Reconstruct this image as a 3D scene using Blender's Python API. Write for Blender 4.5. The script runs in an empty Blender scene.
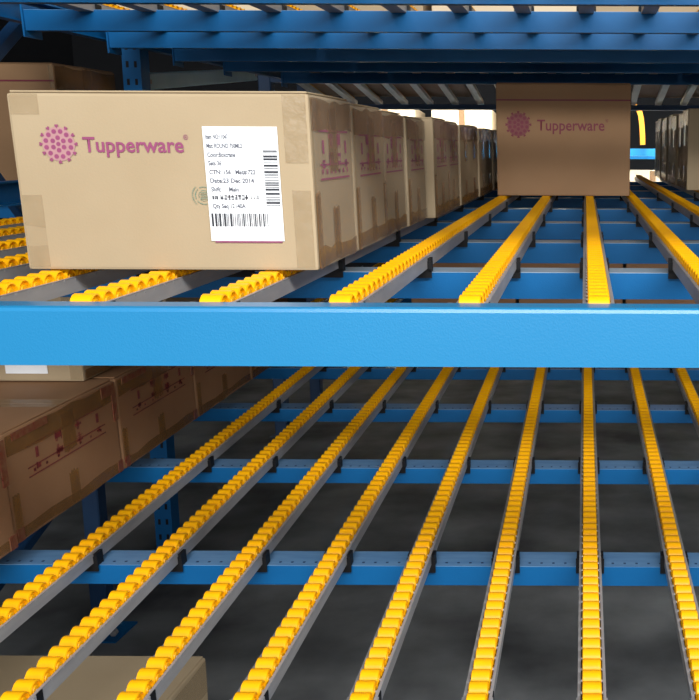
import bpy, bmesh, math, random
from mathutils import Matrix, Vector, noise

scn = bpy.context.scene
COL = scn.collection
random.seed(7)

# ------------------------------------------------------------------ camera, world, lamps, exposure
H = 1.14                       # camera height above the floor
TILT = math.radians(4.0)       # slope of every gravity-flow shelf
PITCH = math.radians(8.76)
F_PX = 905.0
cam = bpy.data.cameras.new('camera')
cam_o = bpy.data.objects.new('camera', cam)
COL.objects.link(cam_o)
cam.sensor_fit = 'HORIZONTAL'
cam.sensor_width = 36.0
cam.lens = 36.0 * F_PX / 699.0
cam.shift_x = -(584.0 - 349.5) / 699.0      # the photo is a left-hand crop of a wider frame
cam.clip_start = 0.02
cam.clip_end = 60
cam_o.matrix_world = (Matrix.Translation((0, 0, H)) @ Matrix.Rotation(math.pi/2 - PITCH, 4, 'X')
                      @ Matrix.Rotation(0.004, 4, 'Z'))
scn.camera = cam_o

world = bpy.data.worlds.new('world')
scn.world = world
world.use_nodes = True
bg = world.node_tree.nodes['Background']
bg.inputs[0].default_value = (0.80, 0.88, 1.0, 1)
bg.inputs[1].default_value = 0.38

def area(name, loc, target, sx, sy, power, color=(1, 1, 1), spread=180):
    l = bpy.data.lights.new(name, 'AREA')
    l.shape = 'RECTANGLE'; l.size = sx; l.size_y = sy; l.energy = power; l.color = color; l.spread = math.radians(spread)
    o = bpy.data.objects.new(name, l)
    COL.objects.link(o)
    o.location = loc
    d = Vector(target) - Vector(loc)
    o.rotation_euler = d.to_track_quat('-Z', 'Y').to_euler()
    return o
# fluorescent battens over the picking aisle (behind the camera) and over the aisle behind the rack, plus two added fill lights
area('aisle_lamp', (0.8, -1.3, H + 1.55), (0.0, 1.3, H - 0.35), 4.0, 0.5, 190)
area('hall_fill', (0.4, -8.0, H + 0.50), (0.0, 2.0, H), 8.0, 2.2, 410)  # added low fill that reaches the deep cartons and beams, no real lamp
area('rear_lamp_and_fill', (-0.2, 6.3, H + 2.1), (-0.2, 8.0, H + 0.75), 5.0, 0.4, 42, spread=75)
area('rear_lamp_and_fill', (-0.2, 7.7, H + 2.3), (-0.2, 7.9, 0.0), 5.0, 0.4, 230, spread=45)  # unseen added light, bounced off the floor onto the loading rack's undersides

scn.view_settings.view_transform = 'Standard'
scn.view_settings.look = 'None'
scn.view_settings.gamma = 1.0
scn.view_settings.use_curve_mapping = False
scn.view_settings.exposure = 0.0

# ------------------------------------------------------------------ materials
def mat(name, color, rough=0.5, metal=0.0, var=None, scale=8.0, detail=4.0, bump=0.0, bscale=200.0,
        stretch=(1, 1, 1), alpha=1.0, spec=0.5, coat=0.0, trans=0.0):
    m = bpy.data.materials.new(name)
    m.use_nodes = True
    nt = m.node_tree
    p = nt.nodes['Principled BSDF']
    p.inputs['Roughness'].default_value = rough
    p.inputs['Metallic'].default_value = metal
    p.inputs['Specular IOR Level'].default_value = spec
    p.inputs['Alpha'].default_value = alpha
    p.inputs['Coat Weight'].default_value = coat
    tc = nt.nodes.new('ShaderNodeTexCoord')
    mp = nt.nodes.new('ShaderNodeMapping')
    mp.inputs['Scale'].default_value = stretch
    oi = nt.nodes.new('ShaderNodeObjectInfo')
    ad = nt.nodes.new('ShaderNodeVectorMath'); ad.operation = 'ADD'
    sc = nt.nodes.new('ShaderNodeVectorMath'); sc.operation = 'SCALE'
    cx = nt.nodes.new('ShaderNodeCombineXYZ')
    for k in range(3): nt.links.new(oi.outputs['Random'], cx.inputs[k])
    nt.links.new(cx.outputs[0], sc.inputs[0]); sc.inputs['Scale'].default_value = 17.0
    nt.links.new(tc.outputs['Object'], ad.inputs[0]); nt.links.new(sc.outputs[0], ad.inputs[1])
    nt.links.new(ad.outputs[0], mp.inputs[0])
    nz = nt.nodes.new('ShaderNodeTexNoise')
    nz.inputs['Scale'].default_value = scale; nz.inputs['Detail'].default_value = detail
    nt.links.new(mp.outputs[0], nz.inputs['Vector'])
    rp = nt.nodes.new('ShaderNodeValToRGB')
    c2 = var if var else tuple(c * 0.88 for c in color)
    rp.color_ramp.elements[0].position = 0.3; rp.color_ramp.elements[1].position = 0.72
    rp.color_ramp.elements[0].color = (*c2, 1); rp.color_ramp.elements[1].color = (*color, 1)
    nt.links.new(nz.outputs['Fac'], rp.inputs[0])
    nt.links.new(rp.outputs[0], p.inputs['Base Color'])
    if bump > 0:
        n2 = nt.nodes.new('ShaderNodeTexNoise'); n2.inputs['Scale'].default_value = bscale
        n2.inputs['Detail'].default_value = 3
        nt.links.new(mp.outputs[0], n2.inputs['Vector'])
        b = nt.nodes.new('ShaderNodeBump'); b.inputs['Strength'].default_value = bump
        b.inputs['Distance'].default_value = 0.002
        nt.links.new(n2.outputs['Fac'], b.inputs['Height'])
        nt.links.new(b.outputs[0], p.inputs['Normal'])
    return m

M = {
    'blue': mat('blue_powder_coat', (0.004, 0.125, 0.34), 0.45, var=(0.003, 0.100, 0.28), scale=6, bump=0.12, bscale=500, spec=0.22),
    'blue_bright': mat('light_blue_powder_coat', (0.014, 0.205, 0.42), 0.32, var=(0.012, 0.185, 0.39), scale=3, bump=0.1, bscale=500),
    'blue_lit': mat('lit_blue_paint', (0.40, 0.70, 0.80), 0.4, var=(0.32, 0.62, 0.74), scale=9),  # blue made paler in place of light falling on the bar
    'navy': mat('dark_blue_paint', (0.012, 0.055, 0.14), 0.45, var=(0.008, 0.04, 0.11), scale=9),
    'lip': mat('lit_beam_top', (0.15, 0.30, 0.50), 0.3, var=(0.09, 0.22, 0.42), scale=14, stretch=(1, 6, 1)),  # light on the upward beam faces, painted as a lighter blue
    'lip_highlight': mat('bright_lit_beam_top', (0.36, 0.44, 0.50), 0.3, var=(0.22, 0.32, 0.42), scale=14, stretch=(1, 6, 1)),  # bright lip highlight of the middle beams, put into the colour
    'wheel': mat('yellow_plastic', (0.98, 0.475, 0.002), 0.40, var=(0.97, 0.425, 0.002), scale=30, spec=0.3),
    'zinc': mat('galvanised_steel', (0.42, 0.41, 0.40), 0.45, metal=0.25, var=(0.33, 0.32, 0.32), scale=60, stretch=(1, .2, 1)),
    'zinc_lit': mat('bounce_lit_zinc', (0.74, 0.71, 0.64), 0.5, metal=0.1, scale=20),  # zinc with bounced light painted in, for the loading rails
    'black': mat('black_plastic', (0.009, 0.009, 0.010), 0.5, spec=0.2),
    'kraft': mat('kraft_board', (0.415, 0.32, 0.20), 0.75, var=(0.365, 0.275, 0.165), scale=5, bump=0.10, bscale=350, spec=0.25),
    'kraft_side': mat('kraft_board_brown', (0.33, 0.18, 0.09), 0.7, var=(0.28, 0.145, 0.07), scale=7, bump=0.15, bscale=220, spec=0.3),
    'kraft_dark': mat('brown_board', (0.33, 0.19, 0.095), 0.72, var=(0.29, 0.165, 0.08), scale=5, bump=0.10, bscale=300, spec=0.3),
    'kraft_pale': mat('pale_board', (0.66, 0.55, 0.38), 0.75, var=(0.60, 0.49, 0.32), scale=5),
    'tape': mat('brown_packing_tape', (0.30, 0.15, 0.05), 0.16, var=(0.22, 0.105, 0.035), scale=25, alpha=0.42, bump=0.9, bscale=60, stretch=(1, 1, .35)),
    'film': mat('clear_packing_tape', (0.50, 0.38, 0.22), 0.14, var=(0.38, 0.27, 0.14), scale=30, alpha=0.17, bump=0.9, bscale=70),
    'wrap': mat('clear_wrapping_film', (0.72, 0.66, 0.58), 0.10, scale=20, alpha=0.07, bump=1.0, bscale=38, stretch=(1, 1.0, .45), spec=0.9),
    'redtape': mat('red_printed_tape', (0.22, 0.022, 0.02), 0.3, var=(0.28, 0.14, 0.07), alpha=0.7, scale=110, bump=0.5, bscale=90),
    'pink': mat('pink_ink', (0.27, 0.050, 0.13), 0.6, var=(0.235, 0.043, 0.115), scale=90),
    'pinklight': mat('pale_pink_ink', (0.42, 0.22, 0.22), 0.7, var=(0.39, 0.20, 0.20), scale=90),
    'fadedpink': mat('faded_pink_ink', (0.45, 0.06, 0.20), 0.6, var=(0.36, 0.05, 0.16), scale=200, alpha=0.62),
    'fadedred': mat('faded_red_ink', (0.30, 0.035, 0.045), 0.6, var=(0.24, 0.03, 0.035), scale=200, alpha=0.55),
    'redground': mat('muted_red_ink', (0.22, 0.055, 0.05), 0.6),
    'red': mat('dark_red_ink', (0.20, 0.012, 0.035), 0.6, var=(0.16, 0.01, 0.03), scale=90),
    'paper': mat('white_label_paper', (0.88, 0.89, 0.90), 0.5, var=(0.84, 0.86, 0.87), scale=3),
    'ink': mat('black_ink', (0.025, 0.027, 0.035), 0.6),
    'greyink': mat('grey_ink', (0.09, 0.095, 0.12), 0.6),
    'green': mat('green_stamp_ink', (0.10, 0.20, 0.15), 0.6, var=(0.26, 0.26, 0.16), scale=160),
    'concrete': mat('dark_concrete', (0.30, 0.315, 0.315), 0.62, var=(0.06, 0.063, 0.066), spec=0.15, scale=2.6, detail=10, bump=0.12, bscale=40),
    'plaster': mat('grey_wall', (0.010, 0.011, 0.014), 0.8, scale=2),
    'orange': mat('orange_strap', (0.75, 0.28, 0.01), 0.4),
}

# ------------------------------------------------------------------ helpers
ct, st = math.cos(TILT), math.sin(TILT)
def W(x, s, n):
    """shelf coordinates (x across, s along the slope, n normal to it; origin = eye point) -> world"""
    return Vector((x, s*ct - n*st, H + s*st + n*ct))

class MB:
    def __init__(self): self.v = []; self.f = []
    def box(self, x0, x1, y0, y1, z0, z1):
        b = len(self.v)
        self.v += [(x0,y0,z0),(x1,y0,z0),(x1,y1,z0),(x0,y1,z0),(x0,y0,z1),(x1,y0,z1),(x1,y1,z1),(x0,y1,z1)]
        self.f += [tuple(b+i for i in q) for q in ((3,2,1,0),(4,5,6,7),(0,1,5,4),(1,2,6,5),(2,3,7,6),(3,0,4,7))]
        return self
    def prism_x(self, prof, x0, x1):
        """closed profile of (y,z) points, counter-clockwise seen from +x, extruded along x"""
        b = len(self.v); n = len(prof)
        self.v += [(x0,y,z) for y,z in prof] + [(x1,y,z) for y,z in prof]
        for i in range(n):
            j = (i+1) % n
            self.f.append((b+i, b+n+i, b+n+j, b+j)[::-1])
        self.f.append(tuple(b+i for i in range(n))[::-1]); self.f.append(tuple(b+n+i for i in range(n)))
        return self
    def prism_y(self, prof, y0, y1):
        b = len(self.v); n = len(prof)
        self.v += [(x,y0,z) for x,z in prof] + [(x,y1,z) for x,z in prof]
        for i in range(n):
            j = (i+1) % n
            self.f.append((b+i, b+n+i, b+n+j, b+j))
        self.f.append(tuple(b+i for i in range(n))); self.f.append(tuple(b+n+i for i in range(n))[::-1])
        return self
    def bar(self, a, c, w, h, side=Vector((1, 0, 0))):
        a, c = Vector(a), Vector(c)
        d = (c - a).normalized(); u = side - d*side.dot(d); u.normalize(); q = d.cross(u)
        b = len(self.v)
        for p in (a, c):
            for i, j in ((-1,-1),(1,-1),(1,1),(-1,1)): self.v.append(tuple(p + u*w/2*i + q*h/2*j))
        self.f += [tuple(b+i for i in q_) for q_ in ((0,1,2,3),(7,6,5,4),(0,4,5,1),(1,5,6,2),(2,6,7,3),(3,7,4,0))]
        return self
    def poly(self, pts):
        b = len(self.v); self.v += pts; self.f.append(tuple(range(b, b+len(pts)))); return self
    def mesh(self, name, m, smooth=False, bevel=0, seg=2):
        me = bpy.data.meshes.new(name)
        me.from_pydata([tuple(v) for v in self.v], [], self.f)
        bm = bmesh.new(); bm.from_mesh(me)
        bmesh.ops.recalc_face_normals(bm, faces=bm.faces)
        if bevel: bmesh.ops.bevel(bm, geom=list(bm.edges), offset=bevel, segments=seg, affect='EDGES', profile=0.6)
        bm.to_mesh(me); bm.free()
        if smooth:
            for p in me.polygons: p.use_smooth = True
        me.materials.append(M[m] if isinstance(m, str) else m)
        return me

def link(name, me, parent=None, loc=None, rot=None):
    o = bpy.data.objects.new(name, me); COL.objects.link(o)
    if parent is not None: o.parent = parent
    if loc is not None: o.location = loc
    if rot is not None: o.rotation_euler = rot
    return o
def tag(o, label=None, cat=None, group=None, kind=None):
    if label: o['label'] = label
    if cat: o['category'] = cat
    if group: o['group'] = group
    if kind: o['kind'] = kind
    return o
def at(name, me, x, s, n, label=None, cat=None, group=None, kind=None):
    """a top-level thing (mesh or Empty) standing on the sloped shelf"""
    o = link(name, me, None, W(x, s, n), (TILT, 0, 0))
    return tag(o, label, cat, group, kind)
ORD = ['first','second','third','fourth','fifth','sixth','seventh','eighth','ninth','tenth','eleventh','twelfth',
       'thirteenth','fourteenth','fifteenth','sixteenth','seventeenth','eighteenth','nineteenth','twentieth']

def text_mesh(name, body, size, m, bold=0.0, align='LEFT', sx=1.0):
    cu = bpy.data.curves.new(name, 'FONT')
    cu.body = body; cu.size = size; cu.offset = bold; cu.align_x = align; cu.resolution_u = 3
    o = bpy.data.objects.new(name, cu); COL.objects.link(o)
    bpy.context.view_layer.update()
    me = bpy.data.meshes.new_from_object(o.evaluated_get(bpy.context.evaluated_depsgraph_get()))
    bpy.data.objects.remove(o); bpy.data.curves.remove(cu)
    me.transform(Matrix.Rotation(math.pi/2, 4, 'X') @ Matrix.Diagonal((sx, 1, 1, 1)))
    me.materials.clear(); me.materials.append(M[m])
    return me

# ------------------------------------------------------------------ setting
FL = MB().box(-6, 6, -3, 11, -0.1, 0).mesh('floor', 'concrete')
tag(link('floor', FL), kind='structure')
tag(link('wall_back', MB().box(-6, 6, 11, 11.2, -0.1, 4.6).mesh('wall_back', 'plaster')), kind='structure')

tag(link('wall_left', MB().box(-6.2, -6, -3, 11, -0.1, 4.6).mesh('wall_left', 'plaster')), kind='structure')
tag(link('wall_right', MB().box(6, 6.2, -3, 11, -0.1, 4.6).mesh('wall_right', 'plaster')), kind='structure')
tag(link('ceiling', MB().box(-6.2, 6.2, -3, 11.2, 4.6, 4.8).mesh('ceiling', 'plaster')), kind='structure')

# ------------------------------------------------------------------ shelf levels
N_MID, N_LOW, N_TOP = -0.160, -0.650, 0.320          # height of the wheel tops
RAIL_H = 0.036
S_END = 5.15
XL, XR = -1.262, 1.262
mid_beams = [1.430, 1.877, 2.363, 2.882, 3.479, 4.05, 4.60, 5.08]
low_beams = [0.960, 1.396, 1.864, 2.312, 2.760, 3.22, 3.70, 4.20, 4.70, 5.08]
top_beams = [1.00, 1.38, 1.730, 2.150, 2.520, 2.910, 3.310, 3.930]

# step beam: folded profile with a top shelf, a front face and a bottom return
BD, BH = 0.055, 0.042
def beam_profile(d, h, t=0.004):
    return [(0, -h), (0.022, -h), (0.022, -h + t), (t, -h + t), (t, -t*1.0), (d - t, -t), (d - t, -h*0.8), (d, -h*0.8), (d, 0), (0, 0)][::-1]
beam_face = MB().prism_x(beam_profile(BD, BH), XL, XR).mesh('cross_beam', 'blue')
beam_holes = MB()
for i in range(int((XR-XL)/0.02)):
    beam_holes.box(XL + .01 + i*.02, XL + .014 + i*.02, 0.010, 0.014, 0.0, 0.0006)
beam_top = MB().box(XL, XR, 0.0, BD, 0.0, 0.0009).mesh('top_strip', 'lip')  # thin sheet that carries the painted light of the beam top
beam_top_pale = MB().box(XL, XR, 0.0, BD, 0.0, 0.0009).mesh('top_strip', 'lip_highlight')
beam_hole_me = MB()
beam_hole_me.v, beam_hole_me.f = [(a, b, c + .0009) for a, b, c in beam_holes.v], beam_holes.f
beam_hole_me = beam_hole_me.mesh('slot_row', 'navy')
plate = MB().box(0, 0.004, -0.006, 0.062, -0.058, 0.012).mesh('end_plate', 'blue')
beam_face_low = MB().prism_x(beam_profile(BD, .034), XL, XR).mesh('cross_beam', 'blue')
beam_face_top = MB().prism_x(beam_profile(BD, .044), XL, XR).mesh('cross_beam', 'blue')
def cross_beams(svals, n, words, where):
    for i, s in enumerate(svals):
        o = at('cross_beam', None, 0, s, n, '%s blue steel cross beam under the rails of the %s' % (words[i], where), 'beam',
               'cross beams under the ' + where)
        link('beam_body', beam_face_top if n > 0 else beam_face_low if n < -.5 else beam_face, o)
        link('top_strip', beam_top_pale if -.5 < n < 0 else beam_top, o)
        if n < -0.5 and i < 5: tag(link('slot_row', beam_hole_me, o), kind='stuff')
        link('end_plate', plate, o, (XL - .004, 0, 0)); link('end_plate', plate, o, (XR, 0, 0))
cross_beams(mid_beams, N_MID - RAIL_H - .0024, ['nearest'] + [w + ' nearest' for w in ORD[1:]], 'middle shelf')
cross_beams(low_beams, N_LOW - RAIL_H - .0024, ['frontmost'] + [w + ' from the front' for w in ORD[1:]], 'lower shelf')
cross_beams(top_beams, N_TOP - RAIL_H + .0075, ['frontmost'] + [w + ' from the front' for w in ORD[1:]], 'top shelf overhead')

# big front beam of the middle shelf: rounded-over top lip, flat face, bottom return
fb = MB()
fb.prism_x([(0, -.063), (0, -.005), (.0015, -.0015), (.005, 0), (.032, 0), (.032, -.030), (.028, -.030), (.028, -.004),
            (.006, -.004), (.004, -.006), (.004, -.059), (.026, -.059), (.026, -.063)], XL, XR)
o = at('front_beam', None, 0, 0.930, -.1665, 'bright blue front beam across the photo along the edge of the middle shelf', 'beam')
link('beam_body', fb.mesh('front_beam_body', 'blue_bright'), o)
link('end_plate', plate, o, (XL - .004, 0, -.005)); link('end_plate', plate, o, (XR, 0, -.005))

# ---- roller rails
WH_R, WH_W, PITCHW = 0.0127, 0.0242, 0.0255
def wheel_geo(mb, y, seg=14):
    prof = [(-.5, .45), (-.36, .55), (-.36, .80), (-.5, .86), (-.46, 1.0), (.46, 1.0), (.5, .86), (.36, .80), (.36, .55), (.5, .45)]
    b = len(mb.v)
    for (a, r) in prof:
        for i in range(seg):
            t = 2*math.pi*i/seg
            mb.v.append((a*WH_W, y + r*WH_R*math.sin(t), r*WH_R*math.cos(t)))
    n = len(prof)
    for k in range(n-1):
        for i in range(seg):
            j = (i+1) % seg
            mb.f.append((b+k*seg+i, b+k*seg+j, b+(k+1)*seg+j, b+(k+1)*seg+i))
    mb.f.append(tuple(b+i for i in range(seg))); mb.f.append(tuple(b+(n-1)*seg+i for i in range(seg))[::-1])
def shade_by_angle(me, ang=35):
    bm = bmesh.new(); bm.from_mesh(me)
    for f in bm.faces: f.smooth = True
    for e in bm.edges:
        if len(e.link_faces) == 2 and e.calc_face_angle(0) > math.radians(ang): e.smooth = False
    bm.to_mesh(me); bm.free()
w = MB(); wheel_geo(w, 0); wheel_me = w.mesh('wheel', 'wheel'); shade_by_angle(wheel_me)

RAIL_S0 = 0.964
S_SPLIT = 2.62
RAIL_LEN = S_END - RAIL_S0
S_END_TOP = 4.02
def rail_channel(length=RAIL_LEN):
    mb = MB()
    o_, i_, h, t = 0.0170, 0.0152, .0315, .0015
    zt = -0.0112
    # U channel with rolled lips, all in one folded section (origin: wheel top)
    prof = [(-o_, -h), (o_, -h), (o_, zt - .0012), (o_ + .0008, zt - .0006), (o_ + .0008, zt), (o_ - .0030, zt), (o_ - .0030, zt - .0016), (i_, zt - .0016),
            (i_, -h + t), (-i_, -h + t), (-i_, zt - .0016), (-o_ + .0030, zt - .0016), (-o_ + .0030, zt), (-o_ - .0008, zt), (-o_ - .0008, zt - .0006), (-o_, zt - .0012)]
    mb.prism_y(prof, 0, length)
    return mb.mesh('channel', 'zinc')
channel_me = rail_channel(); channel_top_me = rail_channel(S_END_TOP - RAIL_S0)
n_near = int((S_SPLIT - RAIL_S0) / PITCHW)
n_all = int((RAIL_LEN - .02) / PITCHW)
mb = MB()
for k in range(n_near, n_all): wheel_geo(mb, 0.0135 + k*PITCHW, 10)
far_wheels_me = mb.mesh('far_wheels', 'wheel'); shade_by_angle(far_wheels_me)
mb = MB()
for k in range(int((S_END_TOP - RAIL_S0 - .02)/PITCHW)): wheel_geo(mb, 0.0135 + k*PITCHW, 8)
all_wheels_me = mb.mesh('wheel_run', 'wheel'); shade_by_angle(all_wheels_me)
mb = MB()
for k in range(n_near + 20):
    y = 0.0135 + k*PITCHW
    mb.prism_x([(y + .0021*math.cos(a), -WH_R - .0012 + .0021*math.sin(a)) for a in [i*math.pi/3 for i in range(6)]], -.0174, .0174)
pins_me = mb.mesh('axle_pins', 'zinc')
def clip_mesh(hook):
    """black saddle clip: cheeks either side of the channel joined under it, optional hooks down the beam face"""
    mb = MB(); zb, o_, i_ = -RAIL_H - .0012, .0222, .0174
    mb.prism_y([(-o_, zb), (o_, zb), (o_, -.0155), (i_, -.0155), (i_, -.0322), (-i_, -.0322), (-i_, -.0155), (-o_, -.0155)], -.006, .014)
    if hook:
        mb.box(-.0235, .0235, -.0078, -.0058, zb - .009, -.0322)
        for sg in (-1, 1):
            a, b = sorted((sg*.0165, sg*.0235)); mb.box(a, b, -.0078, -.0058, zb, -.0200)
    bm_me = mb.mesh('clip', 'black')
    return bm_me
clip_me = clip_mesh(True); clip_plain_me = clip_mesh(False)
mb = MB()      # front stop bracket with bent ears and bolt heads
for sg in (-1, 1):
    a, b = sorted((sg*.0174, sg*.0192)); mb.box(a, b, .000, .026, -RAIL_H, -.012)
    a, b = sorted((sg*.0192, sg*.0245)); mb.box(a, b, .008, .011, -.026, -.0085)
    mb.prism_x([(.018 + .004*math.cos(t), -.016 + .004*math.sin(t)) for t in [i*math.pi/4 for i in range(8)]], *sorted((sg*.0192, sg*.0222)))
bracket_me = mb.mesh('end_bracket', 'zinc')
mb = MB()
mb.box(.0174, .0188, .027, .040, -RAIL_H, -.0125)
stop_me = mb.mesh('end_block', 'black')

def rails(level_n, x0, step, ks, beams, label_of, group, near=True, clips_to=4.0, shift=None):
    for k in ks:
        x = x0 - step*k - (shift.get(k, 0) if shift else 0)
        r = at('roller_rail', None, x, RAIL_S0, level_n, label_of(k), 'roller rail', group)
        link('channel', channel_me if near else channel_top_me, r)
        if near:
            for i in range(n_near):
                link('wheel', wheel_me, r, (0, 0.0135 + i*PITCHW, -WH_R))
            o = link('far_wheels', far_wheels_me, r, (0, 0, -WH_R)); o['kind'] = 'stuff'
            o = link('axle_pins', pins_me, r); o['kind'] = 'stuff'
            link('end_bracket', bracket_me, r); link('end_block', stop_me, r)
        else:
            o = link('wheel_run', all_wheels_me, r, (0, 0, -WH_R)); o['kind'] = 'stuff'
        for s in beams:
            if RAIL_S0 + .03 < s < clips_to: link('clip', clip_me if near else clip_plain_me, r, (0, s - RAIL_S0 + (0 if near else .012), 0))

mid_names = {9: 'leftmost of the yellow roller rails left of the front carton, farthest from it',
             8: 'second from left of the yellow roller rails at left photo edge, middle shelf',
             7: 'third from left of the yellow roller rails at left photo edge, middle shelf',
             6: 'fourth from left of the yellow roller rails at left photo edge, middle shelf',
             5: 'yellow roller rail running under the lower left corner of the front carton',
             4: 'yellow roller rail ending at the front beam under the carton front, left one',
             3: 'yellow roller rail ending at the front beam under the carton front, right one',
             2: 'yellow roller rail beside the right face of the carton row, middle shelf',
             1: 'second yellow roller rail right of the carton row, slanting to the far carton',
             0: 'straight yellow roller rail running back to the middle of the far carton',
             -1: 'yellow roller rail meeting the lower right corner of the far carton',
             -2: 'yellow roller rail beside the dim cartons at the right photo edge',
             -3: 'yellow roller rail under the dim cartons at the right photo edge, inner one',
             -4: 'yellow roller rail under the dim cartons at the right photo edge, outer one'}
rails(N_MID, 0.016, 0.1404, range(9, -5, -1), mid_beams, lambda k: mid_names[k], 'roller rails of the middle shelf')
low_n = {k: 'yellow roller rail of the lower shelf, %s from the right photo edge' % ORD[k+2] for k in range(-2, 6)}
low_n[6] = 'yellow roller rail of the lower shelf nearest the stacked brown cartons'
low_n[7] = 'yellow roller rail of the lower shelf under the right edge of the brown cartons'
low_n[8] = 'yellow roller rail of the lower shelf under the middle of the brown cartons'
low_n[9] = 'yellow roller rail of the lower shelf under the left side of the brown cartons'
low_n[-3] = 'yellow roller rail of the lower shelf just beyond the right photo edge'
low_n[-4] = 'yellow roller rail of the lower shelf, second beyond the right photo edge'
rails(N_LOW, 0.0115, 0.1404, range(8, -5, -1), low_beams, lambda k: low_n[k], 'roller rails of the lower shelf', shift={7: .055, 8: .035})
rails(N_TOP, 0.002, 0.1404, range(8, -7, -1), top_beams,
      lambda k: 'roller rail of the top shelf seen from below, %s from the left' % ORD[8-k], 'roller rails of the top shelf overhead', near=False, clips_to=4.0)

# ---- side frames of the rack: world-vertical uprights, side guides, diagonal braces
def upright(x, s, n_ref, label, m='blue', z1=2.3):
    p = W(x, s, n_ref)
    o = tag(link('upright_post', None, None, (p.x, p.y, 0)), label, 'post', 'upright posts of the rack')
    mb = MB(); a, t = .027, .003
    prof = [(-a, -a), (a, -a), (a, a), (a*.4, a), (a*.4, a - t), (a - t, a - t), (a - t, -a + t), (-a + t, -a + t), (-a + t, a - t), (-a*.4, a - t), (-a*.4, a), (-a, a)]
    b = len(mb.v); nn = len(prof)
    mb.v += [(x_, y_, .004) for x_, y_ in prof] + [(x_, y_, z1) for x_, y_ in prof]
    for i in range(nn):
        j = (i+1) % nn; mb.f.append((b+i, b+j, b+nn+j, b+nn+i))
    mb.f.append(tuple(range(b, b+nn))[::-1]); mb.f.append(tuple(range(b+nn, b+2*nn)))
    link('post', mb.mesh('post', m), o)
    link('foot_plate', MB().box(-.055, .055, -.06, .06, 0, .004).mesh('foot_plate', m), o)
    for sx in (-1, 1): link('gusset', MB().box(sx*.0325 - .002, sx*.0325 + .002, -.05, .05, .004, .06).mesh('gusset', m), o)
    sl = MB()
    for i in range(int((z1 - .15)/.05)):
        for sx in (-.012, .012): sl.box(sx - .004, sx + .004, -a - .0006, -a, .1 + i*.05, .118 + i*.05)
    tag(link('slot_row', sl.mesh('slot_row', 'black'), o), kind='stuff')
    return o
PX = 1.332
upright(-PX, 0.985, 0, 'blue upright post at the front left corner of the rack, outside the photo')
upright(-PX, 2.800, .2, 'blue upright post standing behind the front carton at upper left')
upright(PX, 0.985, 0, 'blue upright post at the front right corner of the rack, outside the photo')
upright(PX, 2.800, .2, 'blue upright post at the right end of the rack, middle one')
def guide(x, n, label, s0=1.03, s1=4.1):
    mb = MB(); L = s1 - s0
    mb.prism_y([(-.014, 0), (.014, 0), (.014, .004), (-.010, .004), (-.010, .050), (.014, .050), (.014, .054), (-.014, .054)], 0, L)
    o = at('side_guide', None, x, s0, n, label, 'beam', 'side guide beams of the rack')
    link('guide_body', mb.mesh('side_guide', 'blue'), o)
guide(-1.287, -.137, 'dark blue side guide beam past the leftmost rails at the left photo edge')
guide(-1.287, .268, 'dark blue side guide beam sloping down at the top left, overhead')
guide(1.287, -.137, 'dark blue side guide beam at the right end of the middle shelf')
def brace(pts, w, h, label, m):
    a, b = W(*pts[0]), W(*pts[1])
    c = (a + b)/2
    mb = MB(); mb.bar(a - c, b - c, w, h)
    mb2 = MB(); d = (b-a).normalized()
    o = tag(link('brace', None, None, c), label, 'brace', 'braces of the rack side frame')
    link('brace_bar', mb.mesh('brace_bar', m, bevel=.003, seg=1), o)
    for e in (a + d*.03, b - d*.03):
        bb = MB(); bb.bar(e - c - Vector((w*.75, 0, 0)), e - c + Vector((w*.75, 0, 0)), .012, .012, Vector((0, 0, 1)))
        link('bolt', bb.mesh('bolt', 'zinc'), o)
brace(((-PX - .046, 1.9, -.007), (-PX - .046, 2.78, .592)), .030, .030, 'dark diagonal brace at the top left corner', 'navy')
brace(((-PX - .084, 1.9, .25), (-PX - .084, 2.72, -.63)), .022, .030, 'dark diagonal brace beside the left edge of the front carton', 'navy')
brace(((-PX - .050, 2.78, -.73), (-PX - .050, 1.75, -1.08)), .030, .030, 'dark diagonal brace behind the lower shelf cartons', 'navy')
brace(((-PX - .02, 2.86, .182), (-PX - .13, 4.16, .298)), .030, .050, 'blue bar with painted-in light, from the upright post to the rear, upper left', 'blue_lit')

# ------------------------------------------------------------------ cartons
def carton_body(w, d, h, m, amp=.0012, cuts=5, bevel=.004):
    bm = bmesh.new()
    bmesh.ops.create_cube(bm, size=1.0)
    for v in bm.verts: v.co = Vector((v.co.x*w + w/2, v.co.y*d + d/2, v.co.z*h + h/2))
    bmesh.ops.bevel(bm, geom=list(bm.edges), offset=bevel, segments=2, affect='EDGES', profile=.6)
    if cuts:
        long_e = [e for e in bm.edges if e.calc_length() > min(w, d, h)*.7]
        bmesh.ops.subdivide_edges(bm, edges=long_e, cuts=cuts, use_grid_fill=True)
        sd = Vector((random.random()*50, random.random()*50, random.random()*50))
        for v in bm.verts:
            c = v.co
            e = min(c.z, .03)/.03
            v.co = c + noise.noise_vector(c*9 + sd)*amp*e
    bmesh.ops.recalc_face_normals(bm, faces=bm.faces)
    me = bpy.data.meshes.new('carton_body'); bm.to_mesh(me); bm.free()
    for p in me.polygons: p.use_smooth = False
    me.materials.append(M[m])
    return me

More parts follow.
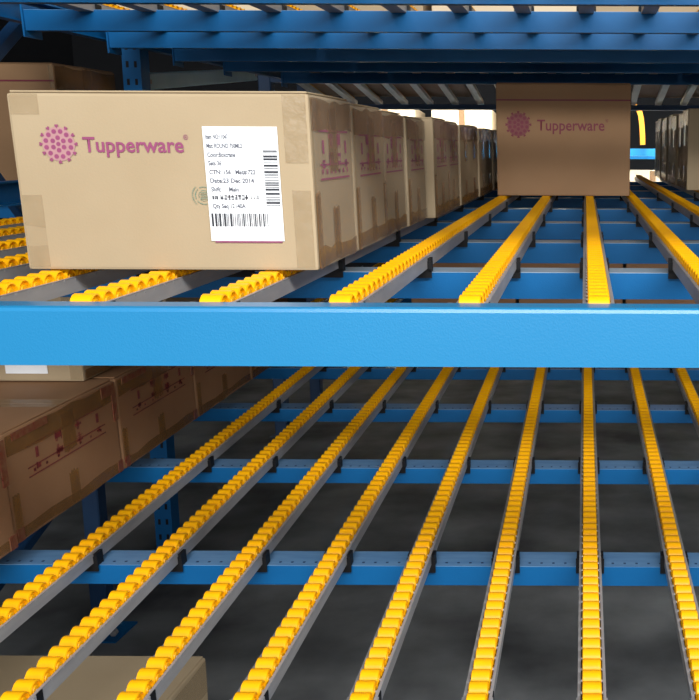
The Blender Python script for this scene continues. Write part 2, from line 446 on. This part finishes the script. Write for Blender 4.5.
def side_tape(o, w, d, h, xf, sg, tape='tape', strip=True, rnd=random):
    """brown tape on the side face at x = xf (sg = +1 right face, -1 left face)"""
    def pl(y0, y1, z0, z1, off=.0022, wave=.004):
        mb = MB(); a, b = sorted((xf + sg*.0016, xf + sg*off))
        n = 7
        top = [(y0 + (y1-y0)*i/n, z1 + rnd.uniform(-wave, wave)*(0 if i in (0, n) else 1)) for i in range(n+1)]
        bot = [(y0 + (y1-y0)*i/n, z0 + rnd.uniform(-wave, wave)*(0 if i in (0, n) else 1)) for i in range(n+1)]
        mb.prism_x(bot + top[::-1], a, b)
        link('tape', mb.mesh('tape', tape), o)
    pl(.004, d - .004, h*.80, h - .004, .0021)
    pl(.004, d - .004, .004, h*.12, .0021)
    if strip:
        c = d*rnd.uniform(.45, .55)
        pl(c - .020, c + .020, h*.56, h*.93, .0027)
        pl(c - .014, c + .014, .010, h*.34, .0027)
        pl(.003, .020, h*.02, h*.44, .0030)
    else:
        c = d*.5
        pl(c - .022, c + .022, h*.55, h - .004, .0027)
        pl(c - .018, c + .018, h*.10, h*.30, .0027)

def side_print(o, w, d, h, xf, sg, m='pink', z0=.52, z1=.80, rnd=random):
    """handling marks printed on the side face: ruled lines with rows of small marks between"""
    mb = MB(); a, b = sorted((xf + sg*.0017, xf + sg*.0020))
    y0, y1 = d*.15, d*.86
    H0, H1 = h*z0, h*z1
    t = h*.006
    for z in (H0, H0 + (H1-H0)*.30, H1): mb.box(a, b, y0, y1, z - t, z + t)
    def glyph(yc, zc, s):
        for _ in range(5):
            if rnd.random() < .5: mb.box(a, b, yc - s*.5, yc + s*.5, zc + rnd.uniform(-.45, .45)*s, zc + rnd.uniform(-.45, .45)*s + s*.07)
            else:
                yy = yc + rnd.uniform(-.45, .45)*s
                mb.box(a, b, yy, yy + s*.07, zc - s*.5, zc + s*.5)
    for i in range(7): glyph(y0 + (y1-y0)*(i+.5)/7, H0 + (H1-H0)*.15, (H1-H0)*.11)
    for i in range(4):
        zc = H0 + (H1-H0)*.62
        yc = y0 + (y1-y0)*(.12 + i*.26)
        if i in (0, 3): mb.box(a, b, yc - .004, yc + .004, zc - .006, zc + .012); glyph(yc, zc - .02, .012)
        else: glyph(yc, zc + .012, .020); glyph(yc, zc - .014, .020)
    tag(link('printed_marks', mb.mesh('printed_marks', m), o), 'pink handling marks printed on the side')

def carton(x0, s0, n0, w, d, h, label, group, m='kraft', detail=2, yaw=0, side=+1, flaps=True, cat='carton', printm='fadedpink', scale=1.0, **kw):
    o = link('carton', None, None, W(x0*scale, s0*scale, n0), (TILT, 0, yaw))
    o.scale = (scale, scale, scale)
    tag(o, label, cat, group)
    link('carton_body', carton_body(w, d, h, m, cuts=5 if detail > 1 else 0, **kw), o)
    if flaps:
        for y0, y1 in ((.003, d/2 - .0008), (d/2 + .0008, d - .003)):
            link('top_flap', MB().box(.003, w - .003, y0, y1, h + .0005, h + .0030).mesh('top_flap', m, bevel=.0008, seg=1), o)
        link('tape', MB().box(.002, w - .002, d/2 - .024, d/2 + .024, h + .0032, h + .0037).mesh('top_tape', 'film'), o)
    if detail:
        xf = w if side > 0 else 0
        side_tape(o, w, d, h, xf, side, strip=detail > 1)
        if detail > 1: side_print(o, w, d, h, xf, side, printm)
        if detail > 1 and scale < 1:
            a, b = sorted((xf + side*.0036, xf + side*.0040))
            tag(link('wrapping_film', MB().box(a, b, .002, d - .002, .003, h - .002).mesh('wrapping_film', 'wrap'), o), 'crinkled clear wrapping film')
    return o

SC = 0.9695
GM = 'cartons queued on the middle shelf'
CW, CD, CH = 0.386, 0.208, 0.227
row_s = [1.198, 1.424, 1.640, 1.857, 2.078, 2.296, 2.515, 2.735, 2.955, 3.175, 3.395, 3.615]
row_dx = [.0055, .003, -.002, .002, .020, .017, .021, .018, .022, .019, .024, .020]
row_dh = [0, -.004, -.006, -.010, -.006, -.008, -.010, -.006, -.012, -.008, -.010, -.006]
front = None
for i, s in enumerate(row_s):
    lab = ('large kraft carton at the front of the middle shelf with pink logo and white label' if i == 0 else
           '%s kraft carton in the row behind the front carton, middle shelf' % ORD[i-1] if i < 11 else
           'last kraft carton in the row behind the front carton, middle shelf')
    c = carton(-.745 + row_dx[i], s, N_MID + .0006, CW, CD, CH + row_dh[i], lab, GM, 'kraft' if i != 4 else 'kraft', 2 if i < 6 else 1, flaps=i < 6, scale=SC, amp=.0004 if i == 0 else .0012)
    if i == 0: front = c

# front carton: logo, shipping label, corner tape
FY = -.0008
def emblem(parent, x, z, r, m1, m2, off):
    mb = MB()
    mb.poly([(x + r*.93*math.cos(t)*.98, off, z + r*.93*math.sin(t)) for t in [i*2*math.pi/36 for i in range(36)]])
    o = link('emblem_ground', mb.mesh('emblem_ground', m2), parent)
    mb = MB()
    def blob(a, rad, s, heart=False):
        cx_, cz_ = x + rad*math.cos(a), z + rad*math.sin(a)
        if not heart:
            mb.poly([(cx_ + s*math.cos(t), off - .0003, cz_ + s*math.sin(t)) for t in [i*math.pi/4 for i in range(8)]])
        else:     # small heart pointing inwards
            ux, uz = math.cos(a), math.sin(a); vx, vz = -uz, ux
            mb.poly([(cx_ + (ux*p + vx*q)*s, off - .0003, cz_ + (uz*p + vz*q)*s) for p, q in ((-1.1, 0), (.3, -1.05), (.95, -.7), (.95, -.3), (.5, 0), (.95, .3), (.95, .7), (.3, 1.05))])
    blob(0, 0, r*.125)
    for i in range(6): blob(math.pi/2 + i*math.pi/3, r*.34, r*.135)
    for i in range(12): blob(math.pi/12 + math.pi/2 + i*math.pi/6, r*.70, r*.135)
    for i in range(12): blob(math.pi/2 + i*math.pi/6, r*.97, r*.105, True)
    link('emblem_petals', mb.mesh('emblem_petals', m1), parent)

def front_text(parent, body, x, z, size, m, bold=0, sx=1.0, off=-.0022, name='lettering'):
    return link(name, text_mesh(name, body, size, m, bold, 'LEFT', sx), parent, (x, off, z))

def fit_text(parent, body, x, z, width, cap, m, bold, off):
    """lettering with given total width and capital height"""
    me = text_mesh('lettering', body, 1.0, m, bold)
    xs = [v.co.x for v in me.vertices]
    T = text_mesh('t', 'T', 1.0, m, bold); hz = max(v.co.z for v in T.vertices); bpy.data.meshes.remove(T)
    me.transform(Matrix.Diagonal((width/(max(xs)-min(xs)), 1, cap/hz, 1)) @ Matrix.Translation((-min(xs), 0, 0)))
    return link('lettering', me, parent, (x, off, z))

emblem(front, .0605, .1631, .0232, 'pink', 'pinklight', FY - .0004)
fit_text(front, 'Tupperware', .0918, .1533, .1300, .0190, 'pink', .018, FY - .0006)
fit_text(front, '\u00ae', .2222, .1690, .0062, .0062, 'pink', 0, FY - .0006)

LX0, LX1, LZ0, LZ1 = .2476, .3438, .0392, .1858
lab = link('shipping_label', MB().box(LX0, LX1, FY - .0010, FY - .0004, LZ0, LZ1).mesh('shipping_label', 'paper'), front)
tag(lab, 'white shipping label with two barcodes')
tag(link('label_backing', MB().box(LX0 + .005, LX1 - .003, FY - .0008, FY - .0003, LZ0 - .0022, LZ0 + .002).mesh('label_backing', 'pink'), front), 'pink strip under the label')
def lz(v): return .1853 - (v - 129)*.0012965
lines = [(140.5, 'Item NO:11047', .029), (149.3, 'Mat: ROUND 750ML2', .046), (158, 'Color:Boxcrane', .036), (166.3, 'Sets 36', .017),
         (175, 'CTN: 156   Mat#:722', .060), (183.4, 'Date:23 Dec 2014', .057), (192, 'Shift:     Main', .036), (208.6, 'Qty Seq 12 /40A', .043)]
for i, (v, t, wd) in enumerate(lines):
    me = text_mesh('label_text', t, 1.0, 'greyink', .030)
    xs = [q.co.x for q in me.vertices]
    me.transform(Matrix.Diagonal((wd/(max(xs)-min(xs)), 1, .0058/.73, 1)) @ Matrix.Translation((-min(xs), 0, 0)))
    link('label_text', me, lab, (LX0 + .0035 + .0003*i, FY - .0013, lz(v)))
mb = MB()                                      # the line of dense characters
x = LX0 + .006
for wd in (.003, .002, .003):
    mb.box(x, x + wd*.7, FY - .0013, FY - .0010, lz(200), lz(196.4)); x += wd
x = LX0 + .0165
rb = random.Random(3)
for i in range(8):
    for q in range(4):
        zz = lz(200.6) + rb.uniform(0, .0062)
        mb.box(x, x + .0038, FY - .0013, FY - .0010, zz, zz + .0007)
    for q in range(2):
        xx = x + rb.uniform(0, .0032)
        mb.box(xx, xx + .0007, FY - .0013, FY - .0010, lz(200.6), lz(195.2))
    x += .0046
x += .003
for i in range(4):
    mb.box(x, x + .0022, FY - .0013, FY - .0010, lz(199.6), lz(199.0)); mb.box(x + .0008*(i % 3), x + .0008*(i % 3) + .0007, FY - .0013, FY - .0010, lz(199.8), lz(195.6)); x += .0031
link('label_text', mb.mesh('label_characters', 'ink'), lab)
mb = MB(); rb = random.Random(11); x = .2502          # upright barcode
while x < .3238:
    wd = rb.choice((.0009, .0009, .0018, .0027)); mb.box(x, x + wd, FY - .0013, FY - .0010, .0581, .0752); x += wd + rb.choice((.0009, .0009, .0018))
link('barcode', mb.mesh('barcode', 'ink'), lab)
mb = MB(); z = .0850                                    # barcode turned on its side
while z < .1570:
    wd = rb.choice((.0009, .0009, .0018, .0027)); mb.box(.3236, .3418, FY - .0013, FY - .0010, z, z + wd); z += wd + rb.choice((.0009, .0018, .0018, .0027))
link('barcode', mb.mesh('barcode', 'ink'), lab)
mb = MB()                                               # faded round green stamp, partly under the label
for r0, r1 in ((.0118, .0106), (.0072, .0064)):
    for i in range(30):
        if i % 7 == 3: continue
        a0, a1 = i*2*math.pi/30, (i+.9)*2*math.pi/30
        mb.poly([(.2424 + r*math.cos(a), FY - .0003, .0981 + r*math.sin(a)) for r, a in ((r0, a0), (r0, a1), (r1, a1), (r1, a0))])
for i in range(-2, 3): mb.poly([(.2424 + p*.0045, FY - .0003, .0981 + i*.0020 + q*.0004) for p, q in ((-1, -1), (1, -1), (1, 1), (-1, 1))])
for i in range(9):
    a = math.pi*.75 + i*.19
    mb.poly([(.2424 + .0150*math.cos(a) + p*.0008, FY - .0003, .0981 + .0150*math.sin(a) + q*.0010) for p, q in ((-1, -1), (1, -1), (1, 1), (-1, 1))])
tag(link('stamp', mb.mesh('stamp', 'green'), front), 'faded green round stamp')
def front_tape(x0, x1, z0, z1, m):
    link('tape', MB().box(x0, x1, FY - .0003, FY + .0006, z0, z1).mesh('tape', m), front)
front_tape(.004, .030, .004, .098, 'film'); front_tape(.004, .040, .200, .226, 'film')
front_tape(.352, .382, .140, .226, 'film'); front_tape(.358, .382, .004, .105, 'film')

# far carton, standing alone at the end of the empty lanes
far = carton(-.289, 3.041, N_MID + .0006, .438, .34, .357, 'large brown carton with red line and red logo at the back of the middle shelf',
             'tall brown cartons with a red line', 'kraft_dark', 1, scale=SC)
emblem(far, .0721, .2286, .0400, 'red', 'redground', FY - .0004)
fit_text(far, 'Tupperware', .1330, .2105, .2200, .0340, 'red', .012, FY - .0006)
fit_text(far, '\u00ae', .3560, .2370, .0090, .0090, 'red', 0, FY - .0006)
link('red_line', MB().box(.001, .437, FY - .0008, FY - .0002, .3040, .3085).mesh('red_line', 'red'), far)

# tall carton of the same kind in the next bay, at upper left behind the front carton
lc = carton(-1.440 - .438, 2.555, N_MID + .0006, .438, .33, .373, 'large brown carton with red line, in the next bay at upper left',
            'tall brown cartons with a red line', 'kraft_dark', 1, scale=SC)
link('red_line', MB().box(.001, .437, FY - .0008, FY - .0002, .3270, .3312).mesh('red_line', 'red'), lc)
link('tape', MB().box(.425, .4372, FY - .0008, FY + .0004, .310, .369).mesh('tape', 'film'), lc)
# shelf of the next bay that carries it
o = at('cross_beam', None, -1.423, 2.52, N_MID - .001, 'blue beam of the next bay under the tall brown carton at upper left', 'beam')
link('beam_body', MB().prism_x(beam_profile(BD, BH), -.9, 0).mesh('cross_beam_next', 'blue'), o)
o = at('cross_beam', None, -1.423, 2.70, N_MID - .001, 'rear blue beam of the next bay under the tall brown carton', 'beam')
link('beam_body', MB().prism_x(beam_profile(BD, BH), -.9, 0).mesh('cross_beam_next', 'blue'), o)

# cartons at the right photo edge, middle shelf
GR = 'dim cartons at the right edge of the middle shelf'
for i in range(8):
    carton(.383 + (.0, .004, -.003, .0, -.006, .004, 0, .003)[i], 3.451 + i*.205, N_MID + .0006, .40, .195, .298 - .006*(i % 3),
           ('front carton of the dim row at the right photo edge' if i == 0 else '%s carton back in the dim row at the right photo edge' % ORD[i]),
           GR, 'kraft', 1, side=-1, flaps=False, scale=SC)

# cartons on the lower shelf, left
GL = 'brown cartons on the lower shelf'
low_names = ['brown carton at the left photo edge, nearest of the lower shelf row', 'second brown carton of the lower shelf row, red marks on its side',
             'third brown carton of the lower shelf row, under the front beam', 'fourth brown carton of the lower shelf row in deep shade',
             'fifth brown carton of the lower shelf row in deep shade']
for i in range(5):
    s = 1.387 + (i-1)*.3605
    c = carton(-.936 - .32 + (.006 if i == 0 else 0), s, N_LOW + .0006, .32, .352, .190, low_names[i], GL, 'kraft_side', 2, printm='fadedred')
    if i < 3:
        for (y0, y1, z0, z1) in ((.002, .020, .003, .026), (.332, .350, .003, .026), (.300, .350, .165, .187), (.336, .350, .11, .165), (.02, .12, .174, .187)):
            mbt = MB().box(.3214, .3232, y0, y1, z0, z1)
            link('printed_tape', mbt.mesh('printed_tape', 'redtape'), c)
for i, (s, xo) in enumerate(((1.712, 0), (2.075, .004))):
    c = carton(-.977 - .28 + xo, s, N_LOW + .0006 + .190 + .0045, .28, .352, .186,
               ('upper carton stacked on the lower shelf row, white label on its front' if i == 0 else 'rear upper carton stacked on the lower shelf row, in shade'),
               'cartons of the second layer on the lower shelf', 'kraft', 1, flaps=True)
    if i == 0:
        link('shipping_label', MB().box(.130, .212, -.0022, -.0016, .016, .12).mesh('shipping_label', 'paper'), c)
        link('tape', MB().box(.255, .2805, -.0026, -.0016, .004, .183).mesh('tape', 'film'), c)

# cartons added at the far end of the lower shelf to block light from behind
for i in range(5):
    carton(-.60 + i*.372, 3.10 + .012*(i % 2), N_LOW + .0006, .362, .352, .30, '%s added light-blocking carton from the left across the far end of the lower shelf' % ORD[i],
           'added light-blocking cartons at the far end of the lower shelf', 'kraft_side', 0, flaps=False)

# carton on the floor under the lower shelf
def floor_carton(x0, y0, w, d, h, yaw, label):
    o = tag(link('carton', None, None, (x0, y0, 0.0005), (0, 0, yaw)), label, 'carton', 'cartons on the floor')
    link('carton_body', carton_body(w, d, h, 'kraft'), o)
    for a, b in ((.003, d/2 - .0008), (d/2 + .0008, d - .003)):
        link('top_flap', MB().box(.003, w - .003, a, b, h + .0005, h + .0030).mesh('top_flap', 'kraft', bevel=.0008, seg=1), o)
    side_tape(o, w, d, h, w, 1, 'film')
    return o
floor_carton(-1.09, 1.08, .40, .47, .33, 0, 'kraft carton on the floor under the lower shelf, right one of two at bottom left')
floor_carton(-1.505, 1.07, .40, .47, .33, 0, 'kraft carton on the floor cut off by the bottom left photo corner')

# cartons on the top shelf (fronts show through the slit, undersides show at the back)
GT = 'cartons on the top shelf overhead'
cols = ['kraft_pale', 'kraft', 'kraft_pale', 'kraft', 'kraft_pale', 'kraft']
for ci in range(6):
    for ri, s in enumerate((2.47, 2.98, 3.49)):
        carton(-1.21 + ci*.405, s + .01*(ci % 3), N_TOP + .0006, .385, .49, .24,
               '%s carton from the left in the %s row back on the top shelf' % (ORD[ci], ORD[ri]),
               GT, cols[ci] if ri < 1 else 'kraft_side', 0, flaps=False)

# ------------------------------------------------------------------ loading rack right behind, sloping down away from the eye
def LW(x, y, up=0.0):      # rail plane of the loading rack's upper shelf: 0.655 m above the eye at y = 4.69
    return Vector((x, y, H + 0.648 - math.tan(math.radians(4.8))*(y - 4.69) + up))
LA = -math.radians(4.8)
lr_ch = rail_channel(.76); lr_ch.materials[0] = M['zinc_lit']
mb = MB()
for k in range(28): wheel_geo(mb, .02 + k*PITCHW, 8)
lr_wh = mb.mesh('wheel_run', 'wheel'); shade_by_angle(lr_wh)
for i in range(19):
    r = tag(link('roller_rail', None, None, LW(-1.42 + .1404*i, 4.42), (LA, 0, 0)), 'pale underside of a roller rail behind the last overhead beam, %s from the left' % ORD[i], 'roller rail',
            'rails of the loading rack behind')
    link('channel', lr_ch, r); tag(link('wheel_run', lr_wh, r, (0, 0, -WH_R)), kind='stuff')
for y, nm, hh in ((4.46, 'front', .03), (5.12, 'thin dark', .026)):
    o = tag(link('cross_beam', None, None, LW(0, y, -RAIL_H - .002), (LA, 0, 0)), '%s beam under the pale rails behind the top shelf' % nm, 'beam', 'beams of the loading rack behind')
    link('beam_body', MB().prism_x(beam_profile(.03, hh), -1.50, 1.25).mesh('loading_beam', 'navy'), o)
for i in range(6):
    for j in range(1):
        if i == 2: continue
        o = tag(link('carton', None, None, LW(-1.46 + i*.43, 4.46, .001), (LA, 0, 0)), '%s carton from the left on the loading rack behind' % ORD[i], 'carton', 'cartons on the loading rack behind')
        link('carton_body', carton_body(.405, .66, .25, 'kraft_side', cuts=0), o)
for x, y, nm in ((-1.535, 4.50, 'front left'), (1.30, 4.50, 'front right'), (-1.535, 5.10, 'rear left'), (1.30, 5.10, 'rear right')):
    o = tag(link('upright_post', None, None, (x, y, 0)), '%s dark blue post of the loading rack behind' % nm, 'post', 'posts of the loading rack behind')
    link('post', MB().box(-.03, .03, -.03, .03, .004, 2.2).mesh('loading_post', 'navy', bevel=.004, seg=1), o)
    link('foot_plate', MB().box(-.05, .05, -.05, .05, 0, .004).mesh('loading_foot', 'navy'), o)

# ------------------------------------------------------------------ rack across the rear aisle
RY = 8.0
def rear(x0, z0, w, d, h, label, m='kraft_pale'):
    o = tag(link('carton', None, None, (x0, RY, H + z0)), label, 'carton', 'cartons on the rear rack')
    link('carton_body', carton_body(w, d, h, m, cuts=0), o)
    link('tape', MB().box(w*.45, w*.55, -.002, -.001, h*.5, h*.98).mesh('tape', 'tape'), o)
zb = 0.530
for q, (z, nm) in enumerate(((zb, 'upper'), (zb - .52, 'lower'))):
    o = tag(link('cross_beam', None, None, (0, RY - .02, H + z)), '%s bright blue beam of the rear rack behind the far carton' % nm, 'beam', 'beams of the rear rack')
    link('beam_body', MB().prism_x(beam_profile(.055, .062), -4.3, 2.2).mesh('rear_beam', 'blue_bright'), o)
    o = tag(link('cross_beam', None, None, (0, RY + .45, H + z)), '%s blue beam along the back of the rear rack' % nm, 'beam', 'beams of the rear rack')
    link('beam_body', MB().prism_x(beam_profile(.055, .062), -4.3, 2.2).mesh('rear_beam', 'blue'), o)
rn = 0
for j, (z, xs) in enumerate(((zb, (-3.1, -2.55, -1.98, -1.32, -.70, .98, 1.5)), (zb - .52, (-2.6, -2.0, -1.4, -.8, -.24, .33, .9, 1.5)))):
    for i, x in enumerate(xs):
        rear(x, z + .0005, .52, .5, (.33, .38, .34)[i % 3] if j == 0 else .34,
             '%s pale carton from the left on the %s level of the rear rack' % (ORD[i], ('upper', 'lower')[j]), ('kraft_pale', 'kraft')[(i + j) % 2 if i != 3 else 0])
for x in (-4.3, -.06, 2.2):
    o = tag(link('upright_post', None, None, (x, RY - .085, 0)), {-4.3: 'left', -.06: 'middle', 2.2: 'right'}[x] + ' blue post of the rear rack', 'post', 'posts of the rear rack')
    link('post', MB().box(-.03, .03, 0, .06, .004, 1.9).mesh('rear_post', 'blue'), o)
    link('foot_plate', MB().box(-.05, .05, -.02, .08, 0, .004).mesh('rear_foot', 'blue'), o)

# short support leg under the left end of the lower shelf
p = W(-1.30, 2.25, -1.0)
o = tag(link('support_leg', None, None, (p.x, p.y, 0)), 'short blue support leg with foot plate under the lower shelf, left', 'post')
link('leg_tube', MB().box(-.022, .022, -.022, .022, .005, .49).mesh('leg_tube', 'navy', bevel=.003, seg=1), o)
link('foot_plate', MB().box(-.06, .06, -.06, .06, 0, .005).mesh('leg_foot', 'blue'), o)
for sx in (-1, 1): link('bolt', MB().prism_y([(.010*math.cos(t), .010*math.sin(t) + .013) for t in [i*math.pi/3 for i in range(6)]], -.006, .006).mesh('bolt', 'zinc'), o, (sx*.042, -.03, .003))

# orange strap hanging in front of the rear rack, right of the far carton
mb = MB()
path = [(.415, .88), (.440, .875), (.462, .85), (.478, .80), (.488, .73), (.494, .65), (.498, .56)]
for (xa, za), (xb, zb_) in zip(path, path[1:]):
    d = Vector((xb - xa, 0, zb_ - za)).normalized(); q = Vector((-d.z, 0, d.x))*.022
    b = len(mb.v)
    for (px, pz) in ((xa, za), (xb, zb_)):
        for sgn in (-1, 1):
            for yy in (-.004, .004): mb.v.append((px + q.x*sgn, yy, pz + q.z*sgn))
    mb.f += [(b, b+1, b+5, b+4), (b+2, b+6, b+7, b+3), (b, b+4, b+6, b+2), (b+1, b+3, b+7, b+5), (b, b+2, b+3, b+1), (b+4, b+5, b+7, b+6)]
tag(link('hanging_strap', mb.mesh('hanging_strap', 'orange'), None, (0, RY - .045, H)), 'curved orange strap hanging behind the far carton, right side', 'strap')
